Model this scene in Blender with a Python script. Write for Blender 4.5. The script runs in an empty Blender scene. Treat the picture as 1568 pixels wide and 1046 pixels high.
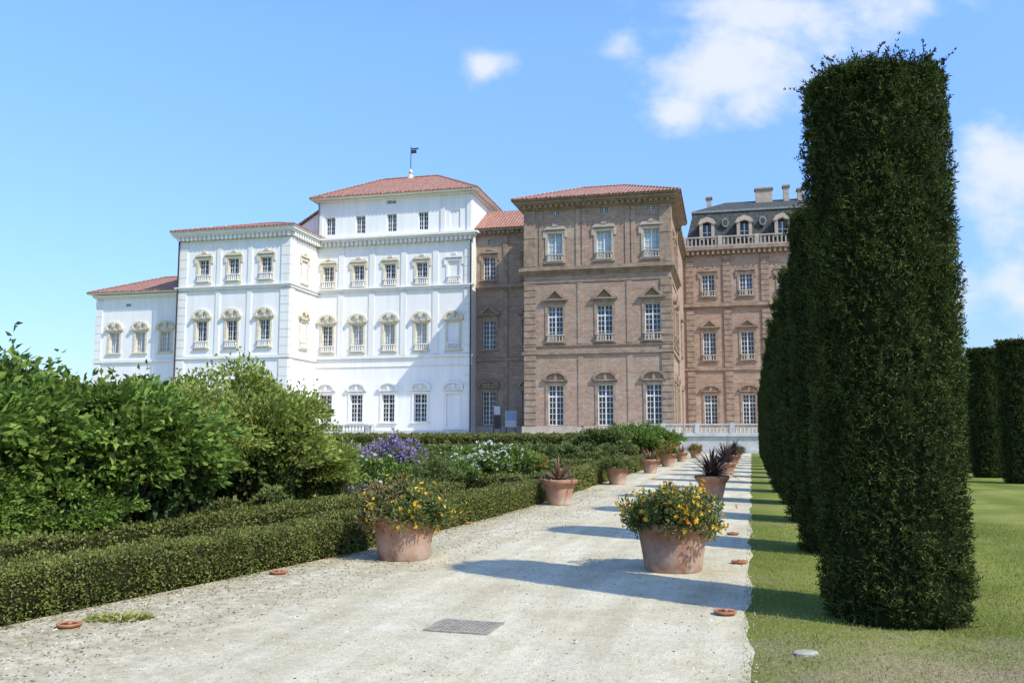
import bpy, math, random
import numpy as np
R=np.random.RandomState(7); random.seed(7)
scene=bpy.context.scene
COL=scene.collection

# ---------------------------------------------------------------- materials
def newmat(name):
    m=bpy.data.materials.new(name); m.use_nodes=True
    nt=m.node_tree; b=nt.nodes['Principled BSDF']
    return m,nt,b
def N(nt,t,**k):
    n=nt.nodes.new(t)
    for a,v in k.items(): setattr(n,a,v)
    return n
def ramp(nt,fac,stops):
    r=N(nt,'ShaderNodeValToRGB'); e=r.color_ramp.elements
    while len(e)<len(stops): e.new(.5)
    for i,(p,c) in enumerate(stops):
        e[i].position=p; e[i].color=(c[0],c[1],c[2],1)
    nt.links.new(fac,r.inputs[0]); return r.outputs[0]
def noise(nt,vec,scale,detail=5,rough=.6):
    n=N(nt,'ShaderNodeTexNoise'); n.inputs['Scale'].default_value=scale
    n.inputs['Detail'].default_value=detail; n.inputs['Roughness'].default_value=rough
    nt.links.new(vec,n.inputs['Vector']); return n.outputs['Fac']
def mix(nt,f,a,b,mode='MIX'):
    m=N(nt,'ShaderNodeMix',data_type='RGBA',blend_type=mode)
    for s,v in ((0,f),(6,a),(7,b)):
        if isinstance(v,(int,float)): m.inputs[s].default_value=v
        elif isinstance(v,tuple): m.inputs[s].default_value=(v[0],v[1],v[2],1)
        else: nt.links.new(v,m.inputs[s])
    return m.outputs[2]
def mathn(nt,op,a,b=None):
    n=N(nt,'ShaderNodeMath',operation=op)
    for i,v in enumerate((a,b)):
        if v is None: continue
        if isinstance(v,(int,float)): n.inputs[i].default_value=v
        else: nt.links.new(v,n.inputs[i])
    return n.outputs[0]
def objco(nt): return N(nt,'ShaderNodeTexCoord').outputs['Object']
def bump(nt,b,h,st,dist=.02):
    n=N(nt,'ShaderNodeBump'); n.inputs['Strength'].default_value=st; n.inputs['Distance'].default_value=dist
    nt.links.new(h,n.inputs['Height']); nt.links.new(n.outputs[0],b.inputs['Normal'])
def simple(name,c1,c2,scale=2,rough=.85,bst=.3,bsc=None,metal=0,spec=.3,stops=(.35,.65),bd=.02):
    m,nt,b=newmat(name); v=objco(nt)
    f=noise(nt,v,scale); nt.links.new(ramp(nt,f,[(stops[0],c1),(stops[1],c2)]),b.inputs['Base Color'])
    b.inputs['Roughness'].default_value=rough; b.inputs['Metallic'].default_value=metal
    b.inputs['Specular IOR Level'].default_value=spec
    if bst: bump(nt,b,noise(nt,v,bsc or scale*6),bst,bd)
    return m
def leafmat(name,cols,trans=.25,rough=.6,clump=3.,spec=.18,lo=.6,hi=1.25):
    m,nt,b=newmat(name)
    g=N(nt,'ShaderNodeNewGeometry'); n=len(cols)
    c=ramp(nt,g.outputs['Random Per Island'],[(i/(n-1) if n>1 else 0,cols[i]) for i in range(n)])
    f=noise(nt,objco(nt),clump,3)
    k=ramp(nt,f,[(.3,(lo,lo,lo)),(.7,(hi,hi,hi*.94))])
    c=mix(nt,1.,c,k,'MULTIPLY')
    nt.links.new(c,b.inputs['Base Color']); b.inputs['Roughness'].default_value=rough
    b.inputs['Specular IOR Level'].default_value=spec
    if trans:
        t=N(nt,'ShaderNodeBsdfTranslucent'); nt.links.new(c,t.inputs[0])
        ms=N(nt,'ShaderNodeMixShader'); ms.inputs[0].default_value=trans
        nt.links.new(b.outputs[0],ms.inputs[1]); nt.links.new(t.outputs[0],ms.inputs[2])
        nt.links.new(ms.outputs[0],nt.nodes['Material Output'].inputs[0])
    return m

def m_brick(name,ca,cb,cc,patch=.75):
    m,nt,b=newmat(name); v=objco(nt)
    s=N(nt,'ShaderNodeSeparateXYZ'); nt.links.new(v,s.inputs[0])
    ad=N(nt,'ShaderNodeMath',operation='ADD'); nt.links.new(s.outputs[0],ad.inputs[0]); nt.links.new(s.outputs[1],ad.inputs[1])
    cb_=N(nt,'ShaderNodeCombineXYZ'); nt.links.new(ad.outputs[0],cb_.inputs[0]); nt.links.new(s.outputs[2],cb_.inputs[1])
    bt=N(nt,'ShaderNodeTexBrick'); nt.links.new(cb_.outputs[0],bt.inputs['Vector'])
    bt.inputs['Scale'].default_value=1; bt.inputs['Brick Width'].default_value=.5; bt.inputs['Row Height'].default_value=.19
    bt.inputs['Mortar Size'].default_value=.022
    bt.inputs['Color1'].default_value=(*ca,1); bt.inputs['Color2'].default_value=(*cb,1); bt.inputs['Mortar'].default_value=(*cc,1)
    f=noise(nt,v,.35,6,.65)
    c=mix(nt,ramp(nt,f,[(.5,(0,0,0)),(.66,(patch,patch,patch))]),bt.outputs[0],cc)
    mp=N(nt,'ShaderNodeMapping'); mp.inputs['Scale'].default_value=(.3,.3,1.6); nt.links.new(v,mp.inputs[0])
    f2=noise(nt,mp.outputs[0],1.3,6,.7)
    c=mix(nt,1.,c,ramp(nt,f2,[(.3,(.78,.76,.75)),(.7,(1.14,1.14,1.14))]),'MULTIPLY')
    f4=noise(nt,v,3.2,5,.8)
    c=mix(nt,1.,c,ramp(nt,f4,[(.3,(.76,.75,.74)),(.7,(1.18,1.18,1.18))]),'MULTIPLY')
    nt.links.new(c,b.inputs['Base Color']); b.inputs['Roughness'].default_value=.9
    bump(nt,b,noise(nt,v,7),.7,.05); return m

def m_white(name,c):
    m,nt,b=newmat(name); v=objco(nt)
    mp=N(nt,'ShaderNodeMapping'); mp.inputs['Scale'].default_value=(1.2,1.2,.12); nt.links.new(v,mp.inputs[0])
    f=noise(nt,mp.outputs[0],1.2,6,.65)
    d=tuple(x*.9 for x in c)
    nt.links.new(ramp(nt,f,[(.35,d),(.6,c)]),b.inputs['Base Color']); b.inputs['Roughness'].default_value=.8
    bump(nt,b,noise(nt,v,14),.15,.02); return m

def m_tile(name,c1,c2,c3):
    m,nt,b=newmat(name); v=objco(nt)
    f=noise(nt,v,3,6,.9); c=ramp(nt,f,[(.38,c1),(.5,c2),(.62,c3)])
    w=N(nt,'ShaderNodeTexWave',wave_type='BANDS',bands_direction='Z'); w.inputs['Scale'].default_value=1.7
    w.inputs['Distortion'].default_value=.8; nt.links.new(v,w.inputs[0])
    c=mix(nt,.7,c,ramp(nt,w.outputs['Fac'],[(0,(.5,.45,.45)),(.5,(1,1,1))]),'MULTIPLY')
    w2=N(nt,'ShaderNodeTexWave',wave_type='BANDS',bands_direction='X'); w2.inputs['Scale'].default_value=.8; nt.links.new(v,w2.inputs[0])
    c=mix(nt,.7,c,ramp(nt,w2.outputs['Fac'],[(0,(.5,.45,.45)),(.5,(1.15,1.15,1.15))]),'MULTIPLY')
    nt.links.new(c,b.inputs['Base Color']); b.inputs['Roughness'].default_value=.9
    bump(nt,b,w2.outputs['Fac'],.8,.1); return m

M={}
M['brick']=m_brick('brick_masonry',(.385,.25,.170),(.285,.18,.118),(.45,.35,.255))
M['brickdark']=m_brick('brick_darker',(.33,.23,.165),(.235,.165,.115),(.40,.33,.25))  # darker brick mix for the connector and its chimney
M['btrim']=simple('brown_render',(.225,.155,.105),(.36,.265,.185),1.4,bst=.5,bsc=5)
M['bstone']=simple('beige_stone',(.36,.295,.22),(.48,.40,.31),1.8,bst=.3)
M['white']=m_white('white_plaster',(.82,.80,.74))
M['wtrim']=m_white('white_trim',(.78,.76,.69))
M['cream']=simple('cream_stucco',(.54,.47,.33),(.68,.61,.47),2.5,bst=.3)
M['tile']=m_tile('roof_tiles',(.22,.085,.055),(.40,.18,.115),(.52,.34,.24))
M['slate']=simple('slate_roof',(.035,.04,.033),(.10,.10,.085),3,rough=.7,bst=.5,spec=.15)
M['lead']=simple('lead_flashing',(.16,.17,.16),(.26,.27,.255),3,rough=.6)
M['frame']=simple('window_paint',(.66,.65,.61),(.74,.73,.69),3,rough=.6,bst=0)
M['darkiron']=simple('dark_iron',(.03,.03,.03),(.06,.055,.05),8,rough=.6)
M['curtain']=simple('window_curtain',(.28,.36,.36),(.45,.54,.54),1.2,rough=.35,bst=0,spec=.6)
def m_glass():
    m,nt,b=newmat('window_glass'); v=objco(nt)
    f=noise(nt,v,.55,3); nt.links.new(ramp(nt,f,[(.4,(.018,.022,.025)),(.62,(.05,.06,.07)),(.75,(.14,.16,.17))]),b.inputs['Base Color'])
    b.inputs['Roughness'].default_value=.12; b.inputs['Specular IOR Level'].default_value=.5
    bump(nt,b,noise(nt,v,1.5,2),.12,.05); return m
M['glass']=m_glass()
M['shutter']=simple('grey_shutter',(.36,.355,.32),(.44,.44,.40),2,bst=0)
M['stone']=simple('terrace_stone',(.42,.415,.38),(.55,.54,.50),1.3,bst=.4)

# ---------------------------------------------------------------- mesh tools
def empty(name,loc=(0,0,0),rz=0):
    e=bpy.data.objects.new(name,None); e.location=loc; e.rotation_euler=(0,0,rz); COL.objects.link(e)
    e.empty_display_size=.2; return e
def obj(name,me,parent=None,loc=(0,0,0),rz=0,sc=None):
    o=bpy.data.objects.new(name,me); o.location=loc; o.rotation_euler=(0,0,rz)
    if sc is not None: o.scale=sc
    COL.objects.link(o)
    if parent: o.parent=parent
    return o
class MB:
    def __init__(s): s.d={}
    def add(s,mat,vs,fs):
        V,Fc=s.d.setdefault(mat,([],[])); n=len(V); V.extend(vs); Fc.extend([tuple(i+n for i in f) for f in fs])
    def quad(s,mat,*p): s.add(mat,list(p),[tuple(range(len(p)))])
    def hexa(s,mat,b,t):
        n=len(b); s.add(mat,list(b)+list(t),[tuple(range(n))[::-1],tuple(range(n,2*n))]+[(i,(i+1)%n,n+(i+1)%n,n+i) for i in range(n)])
    def box(s,mat,x0,x1,y0,y1,z0,z1):
        s.hexa(mat,[(x0,y0,z0),(x1,y0,z0),(x1,y1,z0),(x0,y1,z0)],[(x0,y0,z1),(x1,y0,z1),(x1,y1,z1),(x0,y1,z1)])
    def lathe(s,mat,prof,c=(0,0,0),n=24):
        vs=[];fs=[]
        for r,z in prof:
            for i in range(n):
                a=2*math.pi*i/n; vs.append((c[0]+r*math.cos(a),c[1]+r*math.sin(a),c[2]+z))
        for j in range(len(prof)-1):
            for i in range(n):
                k=(i+1)%n; fs.append((j*n+i,j*n+k,(j+1)*n+k,(j+1)*n+i))
        s.add(mat,vs,fs)
    def finish(s,parent,names=None,smooth=False):
        out=[]
        for k,(V,Fc) in s.d.items():
            me=bpy.data.meshes.new(k); me.from_pydata(V,[],Fc)
            mt=M[k] if k in M else k; me.materials.append(mt); me.update()
            if smooth: me.shade_smooth()
            out.append(obj((names or {}).get(k,k),me,parent))
        return out
class Face:
    def __init__(s,mb,u,q,d,n): s.mb=mb;s.u=u;s.q=q;s.d=d;s.n=n
    def p(s,x,z,o): return (s.u+s.d[0]*x+s.n[0]*o, s.q+s.d[1]*x+s.n[1]*o, z)
    def box(s,mat,x0,x1,z0,z1,o0,o1):
        s.mb.hexa(mat,[s.p(x0,z0,o0),s.p(x1,z0,o0),s.p(x1,z0,o1),s.p(x0,z0,o1)],[s.p(x0,z1,o0),s.p(x1,z1,o0),s.p(x1,z1,o1),s.p(x0,z1,o1)])
    def poly(s,mat,pts,o0,o1):
        s.mb.hexa(mat,[s.p(x,z,o0) for x,z in pts],[s.p(x,z,o1) for x,z in pts])
    def band(s,mat,out,inn,o0,o1):
        for i in range(len(out)-1):
            s.poly(mat,[inn[i],inn[i+1],out[i+1],out[i]],o0,o1)
    def wall(s,mat,x0,x1,z0,z1,holes):
        xs=sorted({x0,x1}|{round(h[0],4) for h in holes}|{round(h[1],4) for h in holes})
        zs=sorted({z0,z1}|{round(h[2],4) for h in holes}|{round(h[3],4) for h in holes})
        for i in range(len(xs)-1):
            for j in range(len(zs)-1):
                cx=(xs[i]+xs[i+1])/2; cz=(zs[j]+zs[j+1])/2
                if any(h[0]<cx<h[1] and h[2]<cz<h[3] for h in holes): continue
                s.mb.quad(mat,s.p(xs[i],zs[j],0),s.p(xs[i+1],zs[j],0),s.p(xs[i+1],zs[j+1],0),s.p(xs[i],zs[j+1],0))
    def facade(s,wall,L,z0,z1,wins):
        holes=[(w['x']-w['w']/2,w['x']+w['w']/2,w['z0'],w['z1']) for w in wins]
        s.wall(wall,0,L,z0,z1,holes)
        for w in wins: s.window(wall,w)
    def window(s,wall,w):
        xc=w['x'];a=xc-w['w']/2;b=xc+w['w']/2;z0=w['z0'];z1=w['z1'];W=w['w']
        tr=w.get('trim','btrim'); dp=.38; fill=w.get('fill','glass')
        if fill=='blind': dp=.12
        for q in (((a,z0),(a,z1)),((b,z0),(b,z1)),((a,z0),(b,z0)),((a,z1),(b,z1))):
            (xa,za),(xb,zb)=q
            s.mb.quad(tr if fill!='blind' else wall,s.p(xa,za,0),s.p(xb,zb,0),s.p(xb,zb,-dp),s.p(xa,za,-dp))
        s.mb.quad(wall if fill=='blind' else fill,s.p(a,z0,-dp),s.p(b,z0,-dp),s.p(b,z1,-dp),s.p(a,z1,-dp))
        if fill!='blind':
            f=.1
            s.box('frame',a,a+f,z0,z1,-dp+.01,-dp+.1); s.box('frame',b-f,b,z0,z1,-dp+.01,-dp+.1)
            s.box('frame',a+f,b-f,z1-f,z1,-dp+.01,-dp+.1); s.box('frame',a+f,b-f,z0,z0+f,-dp+.01,-dp+.1)
            s.box('frame',xc-.07,xc+.07,z0+f,z1-f,-dp+.01,-dp+.11)
            for k in (-1,1): s.box('frame',xc+k*W/4-.026,xc+k*W/4+.026,z0+f,z1-f,-dp+.01,-dp+.05)
            nr=max(2,int(round((z1-z0)/.62)))
            for j in range(1,nr):
                z=z0+(z1-z0)*j/nr; t=.08 if (w.get('transom') and j==nr-max(1,nr//3)) else .028
                s.box('frame',a+f,b-f,z-t,z+t,-dp+.012,-dp+.06)
        sw=w.get('sw',.28)
        if w.get('surround',True):
            s.box(tr,a-sw,a-.002,z0,z1,-.02,.09); s.box(tr,b+.002,b+sw,z0,z1,-.02,.09)
            s.box(tr,a-sw-.05,b+sw+.05,z1+.002,z1+.3,-.02,.12)
            s.box(tr,a-sw-.12,b+sw+.12,z0-.2,z0-.003,-.02,.22)
        hd=w.get('head'); hw=W/2+sw+.25; zb=z1+.3
        if hd=='tri':
            h=w.get('hh',.95); zb=zb+.35
            s.box(tr,xc-hw+.25,xc+hw-.25,z1+.302,zb-.002,-.02,.07)
            s.box(tr,xc-hw-.1,xc+hw+.1,zb,zb+.16,-.02,.38)
            s.band(tr,[(xc-hw-.1,zb+.165),(xc,zb+h+.2),(xc+hw+.1,zb+.165)],[(xc-hw+.5,zb+.165),(xc,zb+h-.03),(xc+hw-.5,zb+.165)],-.02,.4)
            s.poly(w.get('tymp',tr),[(xc-hw+.45,zb+.17),(xc+hw-.45,zb+.17),(xc,zb+h-.02)],-.02,.08)
        elif hd in('seg','scroll'):
            h=w.get('hh',.9); zb=zb+(.25 if hd=='seg' else .1); n=10
            o_=[];i_=[]
            for k in range(n+1):
                t=math.pi*k/n; cx=-math.cos(t); 
                o_.append((xc+cx*hw,zb+math.sin(t)**.8*h)); i_.append((xc+cx*(hw-.3),zb+math.sin(t)**.8*(h-.25)))
            s.band(tr,o_,i_,-.02,.34)
            s.box(tr,xc-hw-.02,xc+hw+.02,zb-.16,zb-.002,-.02,.26)
            if hd=='scroll':
                for k in(-1,1):
                    s.poly(tr,[(xc+k*(hw-.15)+.26*math.cos(t*math.pi/4),zb+.1+.26*math.sin(t*math.pi/4)) for t in range(8)],.0,.45)
                s.poly(tr,[(xc+.30*math.cos(t*math.pi/4),zb+h*.62+.38*math.sin(t*math.pi/4)) for t in range(8)],.0,.42)
                s.box(tr,xc-.16,xc+.16,zb-.05,zb+h*.5,.0,.3)
            else: s.box(tr,xc-.18,xc+.18,zb+.02,zb+h*.72,-.02,.22)
        elif hd=='flat':
            s.box(tr,xc-hw+.1,xc+hw-.1,zb+.1,zb+.3,-.02,.26)
            s.box(tr,xc-hw+.3,xc+hw-.3,zb+.302,zb+.5,-.02,.12)
            s.poly(tr,[(xc-.35,zb+.51),(xc+.35,zb+.51),(xc+.2,zb+.8),(xc-.2,zb+.8)],-.02,.18)
            for k in(-1,1): s.box(tr,xc+k*(hw-.12)-.14,xc+k*(hw-.12)+.14,z1-.5,z1+.39,-.02,.15)
        if w.get('balc'):
            br=tr if w.get('balc')==1 else w['balc']
            s.box(br,a-.15,b+.15,z0+.72,z0+.86,.10,.32); s.box(br,a-.15,b+.15,z0+.003,z0+.12,.10,.32)
            for k in range(6):
                x=a+.05+(W-.1)*k/5; s.box(br,x-.065,x+.065,z0+.122,z0+.718,.14,.27)
    def cornice(s,mat,L,z,steps,e0=1,e1=1,dent=None,x0=0):
        for (a,b,o) in steps:
            s.box(mat,x0-(o if e0 else 0),L+(o if e1 else 0),z+a,z+b,-.03,o)
        if dent:
            a,b,o,st=dent; n=int((L-x0)/st)
            for i in range(n+1):
                x=x0+.1+i*(L-x0-.2)/n; s.box(mat,x-.16,x+.16,z+a,z+b,-.02,o)
    def rust(s,mat,x0,x1,z0,z1,step=.72,o=.16,g=.06):
        n=max(1,int((z1-z0)/step)); st=(z1-z0)/n
        s.box(mat,x0+.03,x1-.03,z0,z1,-.02,o-.07)
        for i in range(n): s.box(mat,x0,x1,z0+i*st+g,z0+(i+1)*st-g,-.015,o)
def hip(mb,u0,u1,q0,q1,z,rise,ov,ridge,mat='tile',sof='btrim',th=.22):
    a0,a1,b0,b1=u0-ov,u1+ov,q0-ov,q1+ov
    mb.box(sof,a0,a1,b0,b1,z,z+th*.6)
    mb.box(mat,a0-.06,a1+.06,b0-.06,b1+.06,z+th*.6+.002,z+th)
    n=int((a1-a0)/.55)
    for i in range(n): 
        x=a0+.1+i*.55; mb.box(mat,x,x+.3,b0-.16,b0-.061,z+th*.6,z+th+.06)
    n=int((b1-b0)/.55)
    for i in range(n):
        y=b0+.1+i*.55; mb.box(mat,a1+.061,a1+.16,y,y+.3,z+th*.6,z+th+.06)
    qm=(b0+b1)/2; um=(a0+a1)/2; r0=(um-ridge/2,qm,z+th+rise); r1=(um+ridge/2,qm,z+th+rise)
    zz=z+th+.003; c=[(a0,b0,zz),(a1,b0,zz),(a1,b1,zz),(a0,b1,zz)]
    mb.quad(mat,c[0],c[1],r1,r0); mb.quad(mat,c[1],c[2],r1); mb.quad(mat,c[2],c[3],r0,r1); mb.quad(mat,c[3],c[0],r0)
    def cap(p,q):
        d=np.array(q)-np.array(p); l=np.linalg.norm(d); s_=np.cross(d/l,(0,0,1)); s_=s_/np.linalg.norm(s_)*.15
        up=np.array((0,0,.15)); p=np.array(p);q=np.array(q)
        mb.hexa(mat,[tuple(p-s_),tuple(p+s_),tuple(p+up)],[tuple(q-s_),tuple(q+s_),tuple(q+up)])
    for k,r in ((0,r0),(1,r1),(2,r1),(3,r0)): cap(c[k],r)
    cap(r0,r1)

PAL=(0,100,0); PR=-math.radians(13.66); TZ=1.6
# ================================================================ BRICK PALACE
bp=empty('brick_palace',PAL,PR); mb=MB()
def W(x,z0,z1,w=1.75,**k): return dict(x=x,z0=z0,z1=z1,w=w,**k)
F=Face(mb,1.45,0,(1,0),(0,-1)); L=16.5
wins=[]
for i,x in enumerate((3.6,9.2,14.5)):
    wins+=[W(x,2.8,7.3,head='seg',transom=1,hh=1.0),
           W(x,12.1,16.2,head='tri',balc='bstone',transom=1,hh=1.1),
           W(x,21.3,24.6,w=1.7,head='flat',fill='curtain',balc='bstone',trim='bstone')]
    wins+=[W(x,26.7,27.3,w=1.1,surround=False)]
F.facade('brick',L,TZ,28.3,wins)
FR=Face(mb,17.95,0,(0,1),(1,0))
wr=[]
for x in (5,10):
    wr+=[W(x,2.8,7.3,head='seg',transom=1),W(x,12.1,16.2,head='tri',balc=1),W(x,21.3,24.6,w=1.7,head='flat')]
FR.facade('brick',14,TZ,28.3,wr)
FR2=Face(mb,17.95,14,(0,1),(1,0)); FR2.facade('brick',16,TZ,27.6,[W(8,12.1,16.2,head='tri'),W(8,2.8,7.2,head='seg')])
FR2.cornice('btrim',16,26.9,[(0,.2,.2),(.2,.45,.4),(.45,.7,.7)],0,0)
mb.quad('brick',(1.45,0,TZ),(1.45,14,TZ),(1.45,14,28.3),(1.45,0,28.3))
mb.quad('brick',(1.45,14.01,TZ),(17.9,14.01,TZ),(17.9,14.01,28.3),(1.45,14.01,28.3))
for f,l in ((F,L),(FR,14)):
    fr=(f is F)
    f.cornice('btrim',l,27.4,[(0,.2,.2),(.2,.45,.4),(.45,.62,.75),(.62,.88,1.0)],fr,fr,dent=(.18,.44,.66,.62))
    f.cornice('btrim',l,19.75,[(0,.25,.12),(.25,.5,.3),(.5,.78,.55),(.78,.95,.35)],fr,fr)
    f.cornice('btrim',l,18.9,[(0,.18,.1)],fr,fr)
    f.cornice('btrim',l,10.75,[(0,.32,.22)],fr,fr); f.cornice('btrim',l,11.65,[(0,.16,.14)],fr,fr)
    f.cornice('bstone',l,TZ,[(0,1.1,.25)],fr,fr)
    for a,b in ((0,1.35),(l-1.1,l-.0)):
        f.rust('btrim',a,b,2.75,10.7); f.rust('btrim',a,b,11.1,11.6,step=.5)
        f.rust('btrim',a,b,11.85,18.85); f.rust('btrim',a,b,20.75,27.35,step=3.3,o=.2)
    if fr:
        for x in (1.75,6.0,6.7,11.6,12.25): f.box('btrim' if x<2 else 'brick',x,x+.5,20.75,27.3,-.02,.1)
        for x in (6.15,11.65): f.box('brick',x,x+.6,11.9,18.8,-.02,.08); f.box('brick',x,x+.6,2.75,10.7,-.02,.08)
hip(mb,1.45,17.95,0,14,28.31,3.2,1.25,5.)
hip(mb,8,17.2,14.5,30,27.65,2.2,.5,2.)
C=Face(mb,-7.15,10,(1,0),(0,-1))
C.facade('brickdark',8.6,TZ,27.6,[W(1.75,3.0,7.2,w=1.7,head='seg'),W(1.75,12.5,16.2,w=1.7,head='tri',hh=1.),W(1.75,21.4,24.4,w=1.6,head='flat'),
   W(6.9,3.0,7.2,w=1.7,head='seg'),W(6.9,12.5,16.2,w=1.7,head='tri'),W(6.9,21.4,24.4,w=1.6,head='flat'),W(2.,26.,26.6,w=.9,surround=False)])
C.cornice('btrim',8.6,27.2,[(0,.2,.2),(.2,.45,.45),(.45,.75,.8)],0,0,dent=(.1,.44,.6,.6))
C.cornice('btrim',8.6,20.1,[(0,.25,.15),(.25,.6,.4)],0,0); C.cornice('btrim',8.6,11.0,[(0,.4,.2)],0,0); C.cornice('bstone',8.6,TZ,[(0,1.2,.2)],0,0)
C.box('btrim',3.6,4.2,2.8,27.1,-.02,.12)
mb.hexa('tile',[(-7.1,9,27.96),(2.6,9,27.96),(2.6,22,27.96),(-7.1,22,27.96)],[(-7.1,15.4,31.7),(2.6,15.4,31.7),(2.6,15.6,31.7),(-7.1,15.6,31.7)])
mb.box('brickdark',.2,1.2,13,14,30,32.2); mb.box('btrim',.05,1.35,12.85,14.15,32.2,32.45)
G=Face(mb,17.95,30,(1,0),(0,-1)); L2=34; wins=[]
for k in range(6):
    x=3.55+5.2*k
    wins+=[W(x,3.2,7.4,w=1.8,head='seg',transom=1),W(x,12.2,16.2,w=1.8,head='tri',balc='bstone'),W(x,21.3,24.5,w=1.8,head='flat',balc='bstone')]
G.facade('brick',L2,TZ,28.4,wins)
G.cornice('btrim',L2,27.3,[(0,.3,.2),(.3,.6,.5),(.6,1.1,.95)],0,0,dent=(.0,.58,.8,.7))
G.cornice('btrim',L2,19.6,[(0,.25,.15),(.25,.6,.45),(.6,.75,.3)],0,0); G.cornice('btrim',L2,10.8,[(0,.35,.22)],0,0); G.cornice('bstone',L2,TZ,[(0,1.3,.25)],0,0)
for k in range(7):
    x=.95+5.2*k
    for z0,z1 in ((2.9,10.7),(11.2,19.5),(20.4,27.2)):
        G.rust('btrim',x-.55,x+.55,z0,z1,o=.2)
for k in range(60):
    x=.3+k*.56
    if k%9==0: G.box('bstone',x-.3,x+.3,28.45,29.95,.2,.75)
    else: G.box('bstone',x-.1,x+.1,28.62,29.68,.35,.6)
G.box('bstone',0,L2,28.42,28.6,.25,.7); G.box('bstone',0,L2,29.7,29.88,.25,.7)
u0,u1=18.2,52; 
mb.hexa('slate',[(u0,30.6,28.41),(u1,30.6,28.41),(u1,46,28.41),(u0,46,28.41)],[(u0+1.3,32.2,34.0),(u1-1.3,32.2,34.0),(u1-1.3,44.4,34.0),(u0+1.3,44.4,34.0)])
mb.box('lead',u0+1.1,u1-1.1,32.0,44.6,34.01,34.3)
mb.hexa('slate',[(u0+1.2,32.1,34.31),(u1-1.2,32.1,34.31),(u1-1.2,44.5,34.31),(u0+1.2,44.5,34.31)],[(u0+6,38,36.9),(u1-6,38,36.9),(u1-6,38.5,36.9),(u0+6,38.5,36.9)])
for k in range(6):
    uc=21.5+5.2*k; z=29.6
    D=Face(mb,uc,30.5,(1,0),(0,-1))
    D.box('bstone',-1.05,-.6,z,z+2.3,-1.5,.25); D.box('bstone',.6,1.05,z,z+2.3,-1.5,.25)
    D.box('frame',-.06,.06,z,z+2.2,-.3,-.18); D.box('glass',-.6,.6,z,z+2.3,-.5,-.32)
    D.box('frame',-.6,.6,z+1.1,z+1.18,-.3,-.2)
    D.band('bstone',[(-1.3,z+2.3),(-.9,z+3.0),(0,z+3.35),(.9,z+3.0),(1.3,z+2.3)],[(-.7,z+2.3),(-.5,z+2.5),(0,z+2.65),(.5,z+2.5),(.7,z+2.3)],-1.5,.4)
    D.poly('lead',[(2.6+.5*math.cos(t*math.pi/6),z+2.6+.7*math.sin(t*math.pi/6)) for t in range(12)],-1.3,-.55)
    D.poly('slate',[(2.6+.3*math.cos(t*math.pi/6),z+2.6+.45*math.sin(t*math.pi/6)) for t in range(12)],-.54,-.52)
for u,w_,h in ((21.8,.7,37.3),(29.8,2.4,38.2),(33.0,.8,38.4),(35,.8,37.8)):
    mb.box('bstone',u-w_/2,u+w_/2,36.5,37.6,33.,h); mb.box('btrim',u-w_/2-.15,u+w_/2+.15,36.3,37.8,h,h+.25)
mb.finish(bp,dict(brick='brick_walls',brickdark='connector_walls',btrim='mouldings',bstone='stone_trim',tile='tile_roof',slate='mansard_roof',frame='window_frames',glass='window_panes',curtain='curtained_panes',lead='roof_flashing'))

# ================================================================ WHITE PALACE
wp=empty('white_palace',PAL,PR); mb=MB()
def WW(x,z0,z1,w=1.5,**k):
    k.setdefault('trim','cream'); return dict(x=x,z0=z0,z1=z1,w=w,**k)
A=Face(mb,-28.3,8,(1,0),(0,-1)); L=21.15; wins=[]
for i,x in enumerate((1.6,5.85,10.2,14.5,18.8)):
    last=i==4
    wins+=[WW(x,2.6 if last else 3.4,6.9,w=1.7,head='seg',hh=1.0,fill='blind' if last else 'glass',trim='wtrim',transom=1),
      WW(x,12.4,15.9,head='scroll',hh=1.05,fill='blind' if last else ('shutter' if i in(1,2,3) else 'glass'),balc='wtrim'),
      WW(x,20.85,23.7,head='flat',fill='blind' if last else 'glass',balc='wtrim',trim='wtrim' if last else 'cream')]
    wins+=[WW(x+.1,27.95,30.3,w=1.35,surround=False,trim='white',fill='blind' if last else 'glass')]
    if i in(2,): wins+=[WW(x,31.6,32.1,w=1.3,surround=False,trim='white')]
A.facade('white',L,TZ,32.6,wins)
AS=Face(mb,-7.15,8,(0,1),(1,0)); AS.facade('white',12,TZ,32.6,[])
mb.quad('white',(-28.3,8,27),(-28.3,20,27),(-28.3,20,32.6),(-28.3,8,32.6))
mb.quad('white',(-28.3,20,TZ),(-7.15,20,TZ),(-7.15,20,32.6),(-28.3,20,32.6))
A.cornice('wtrim',L,26.3,[(0,.2,.15),(.2,.5,.35),(.5,.75,.7),(.75,1.0,.95)],0,1,dent=(.0,.48,.6,.62))
A.cornice('wtrim',L,20.2,[(0,.3,.25),(.3,.45,.4)],0,1); A.cornice('wtrim',L,11.5,[(0,.35,.22)],0,1); A.cornice('wtrim',L,10.4,[(0,.12,.1)],0,1)
A.cornice('wtrim',L,32.3,[(0,.28,.3)],1,1); A.cornice('stone',L,TZ,[(0,.7,.2)],0,1)
for x in (3.05,7.35,11.7,16.):
    A.box('wtrim',x,x+.75,11.9,20.15,-.02,.1); A.box('wtrim',x,x+.75,20.7,26.25,-.02,.1)
for z0,z1 in ((2.4,10.3),(11.9,20.15),(20.7,26.25)): A.rust('wtrim',20.2,21.15,z0,z1,o=.13,step=1.0,g=.03)
for x in (0.02,17.0,20.5): A.box('wtrim',x,x+.6,27.4,32.2,-.02,.14)
AS.cornice('wtrim',12,32.3,[(0,.28,.3)],0,0)
A.box('darkiron',21.02,21.16,TZ,26.2,.22,.36)
A.box('lead',.05,.2,27.35,32.3,.16,.28)
hip(mb,-28.3,-7.15,8,20,32.61,4.0,.95,8.,sof='wtrim')
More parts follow.
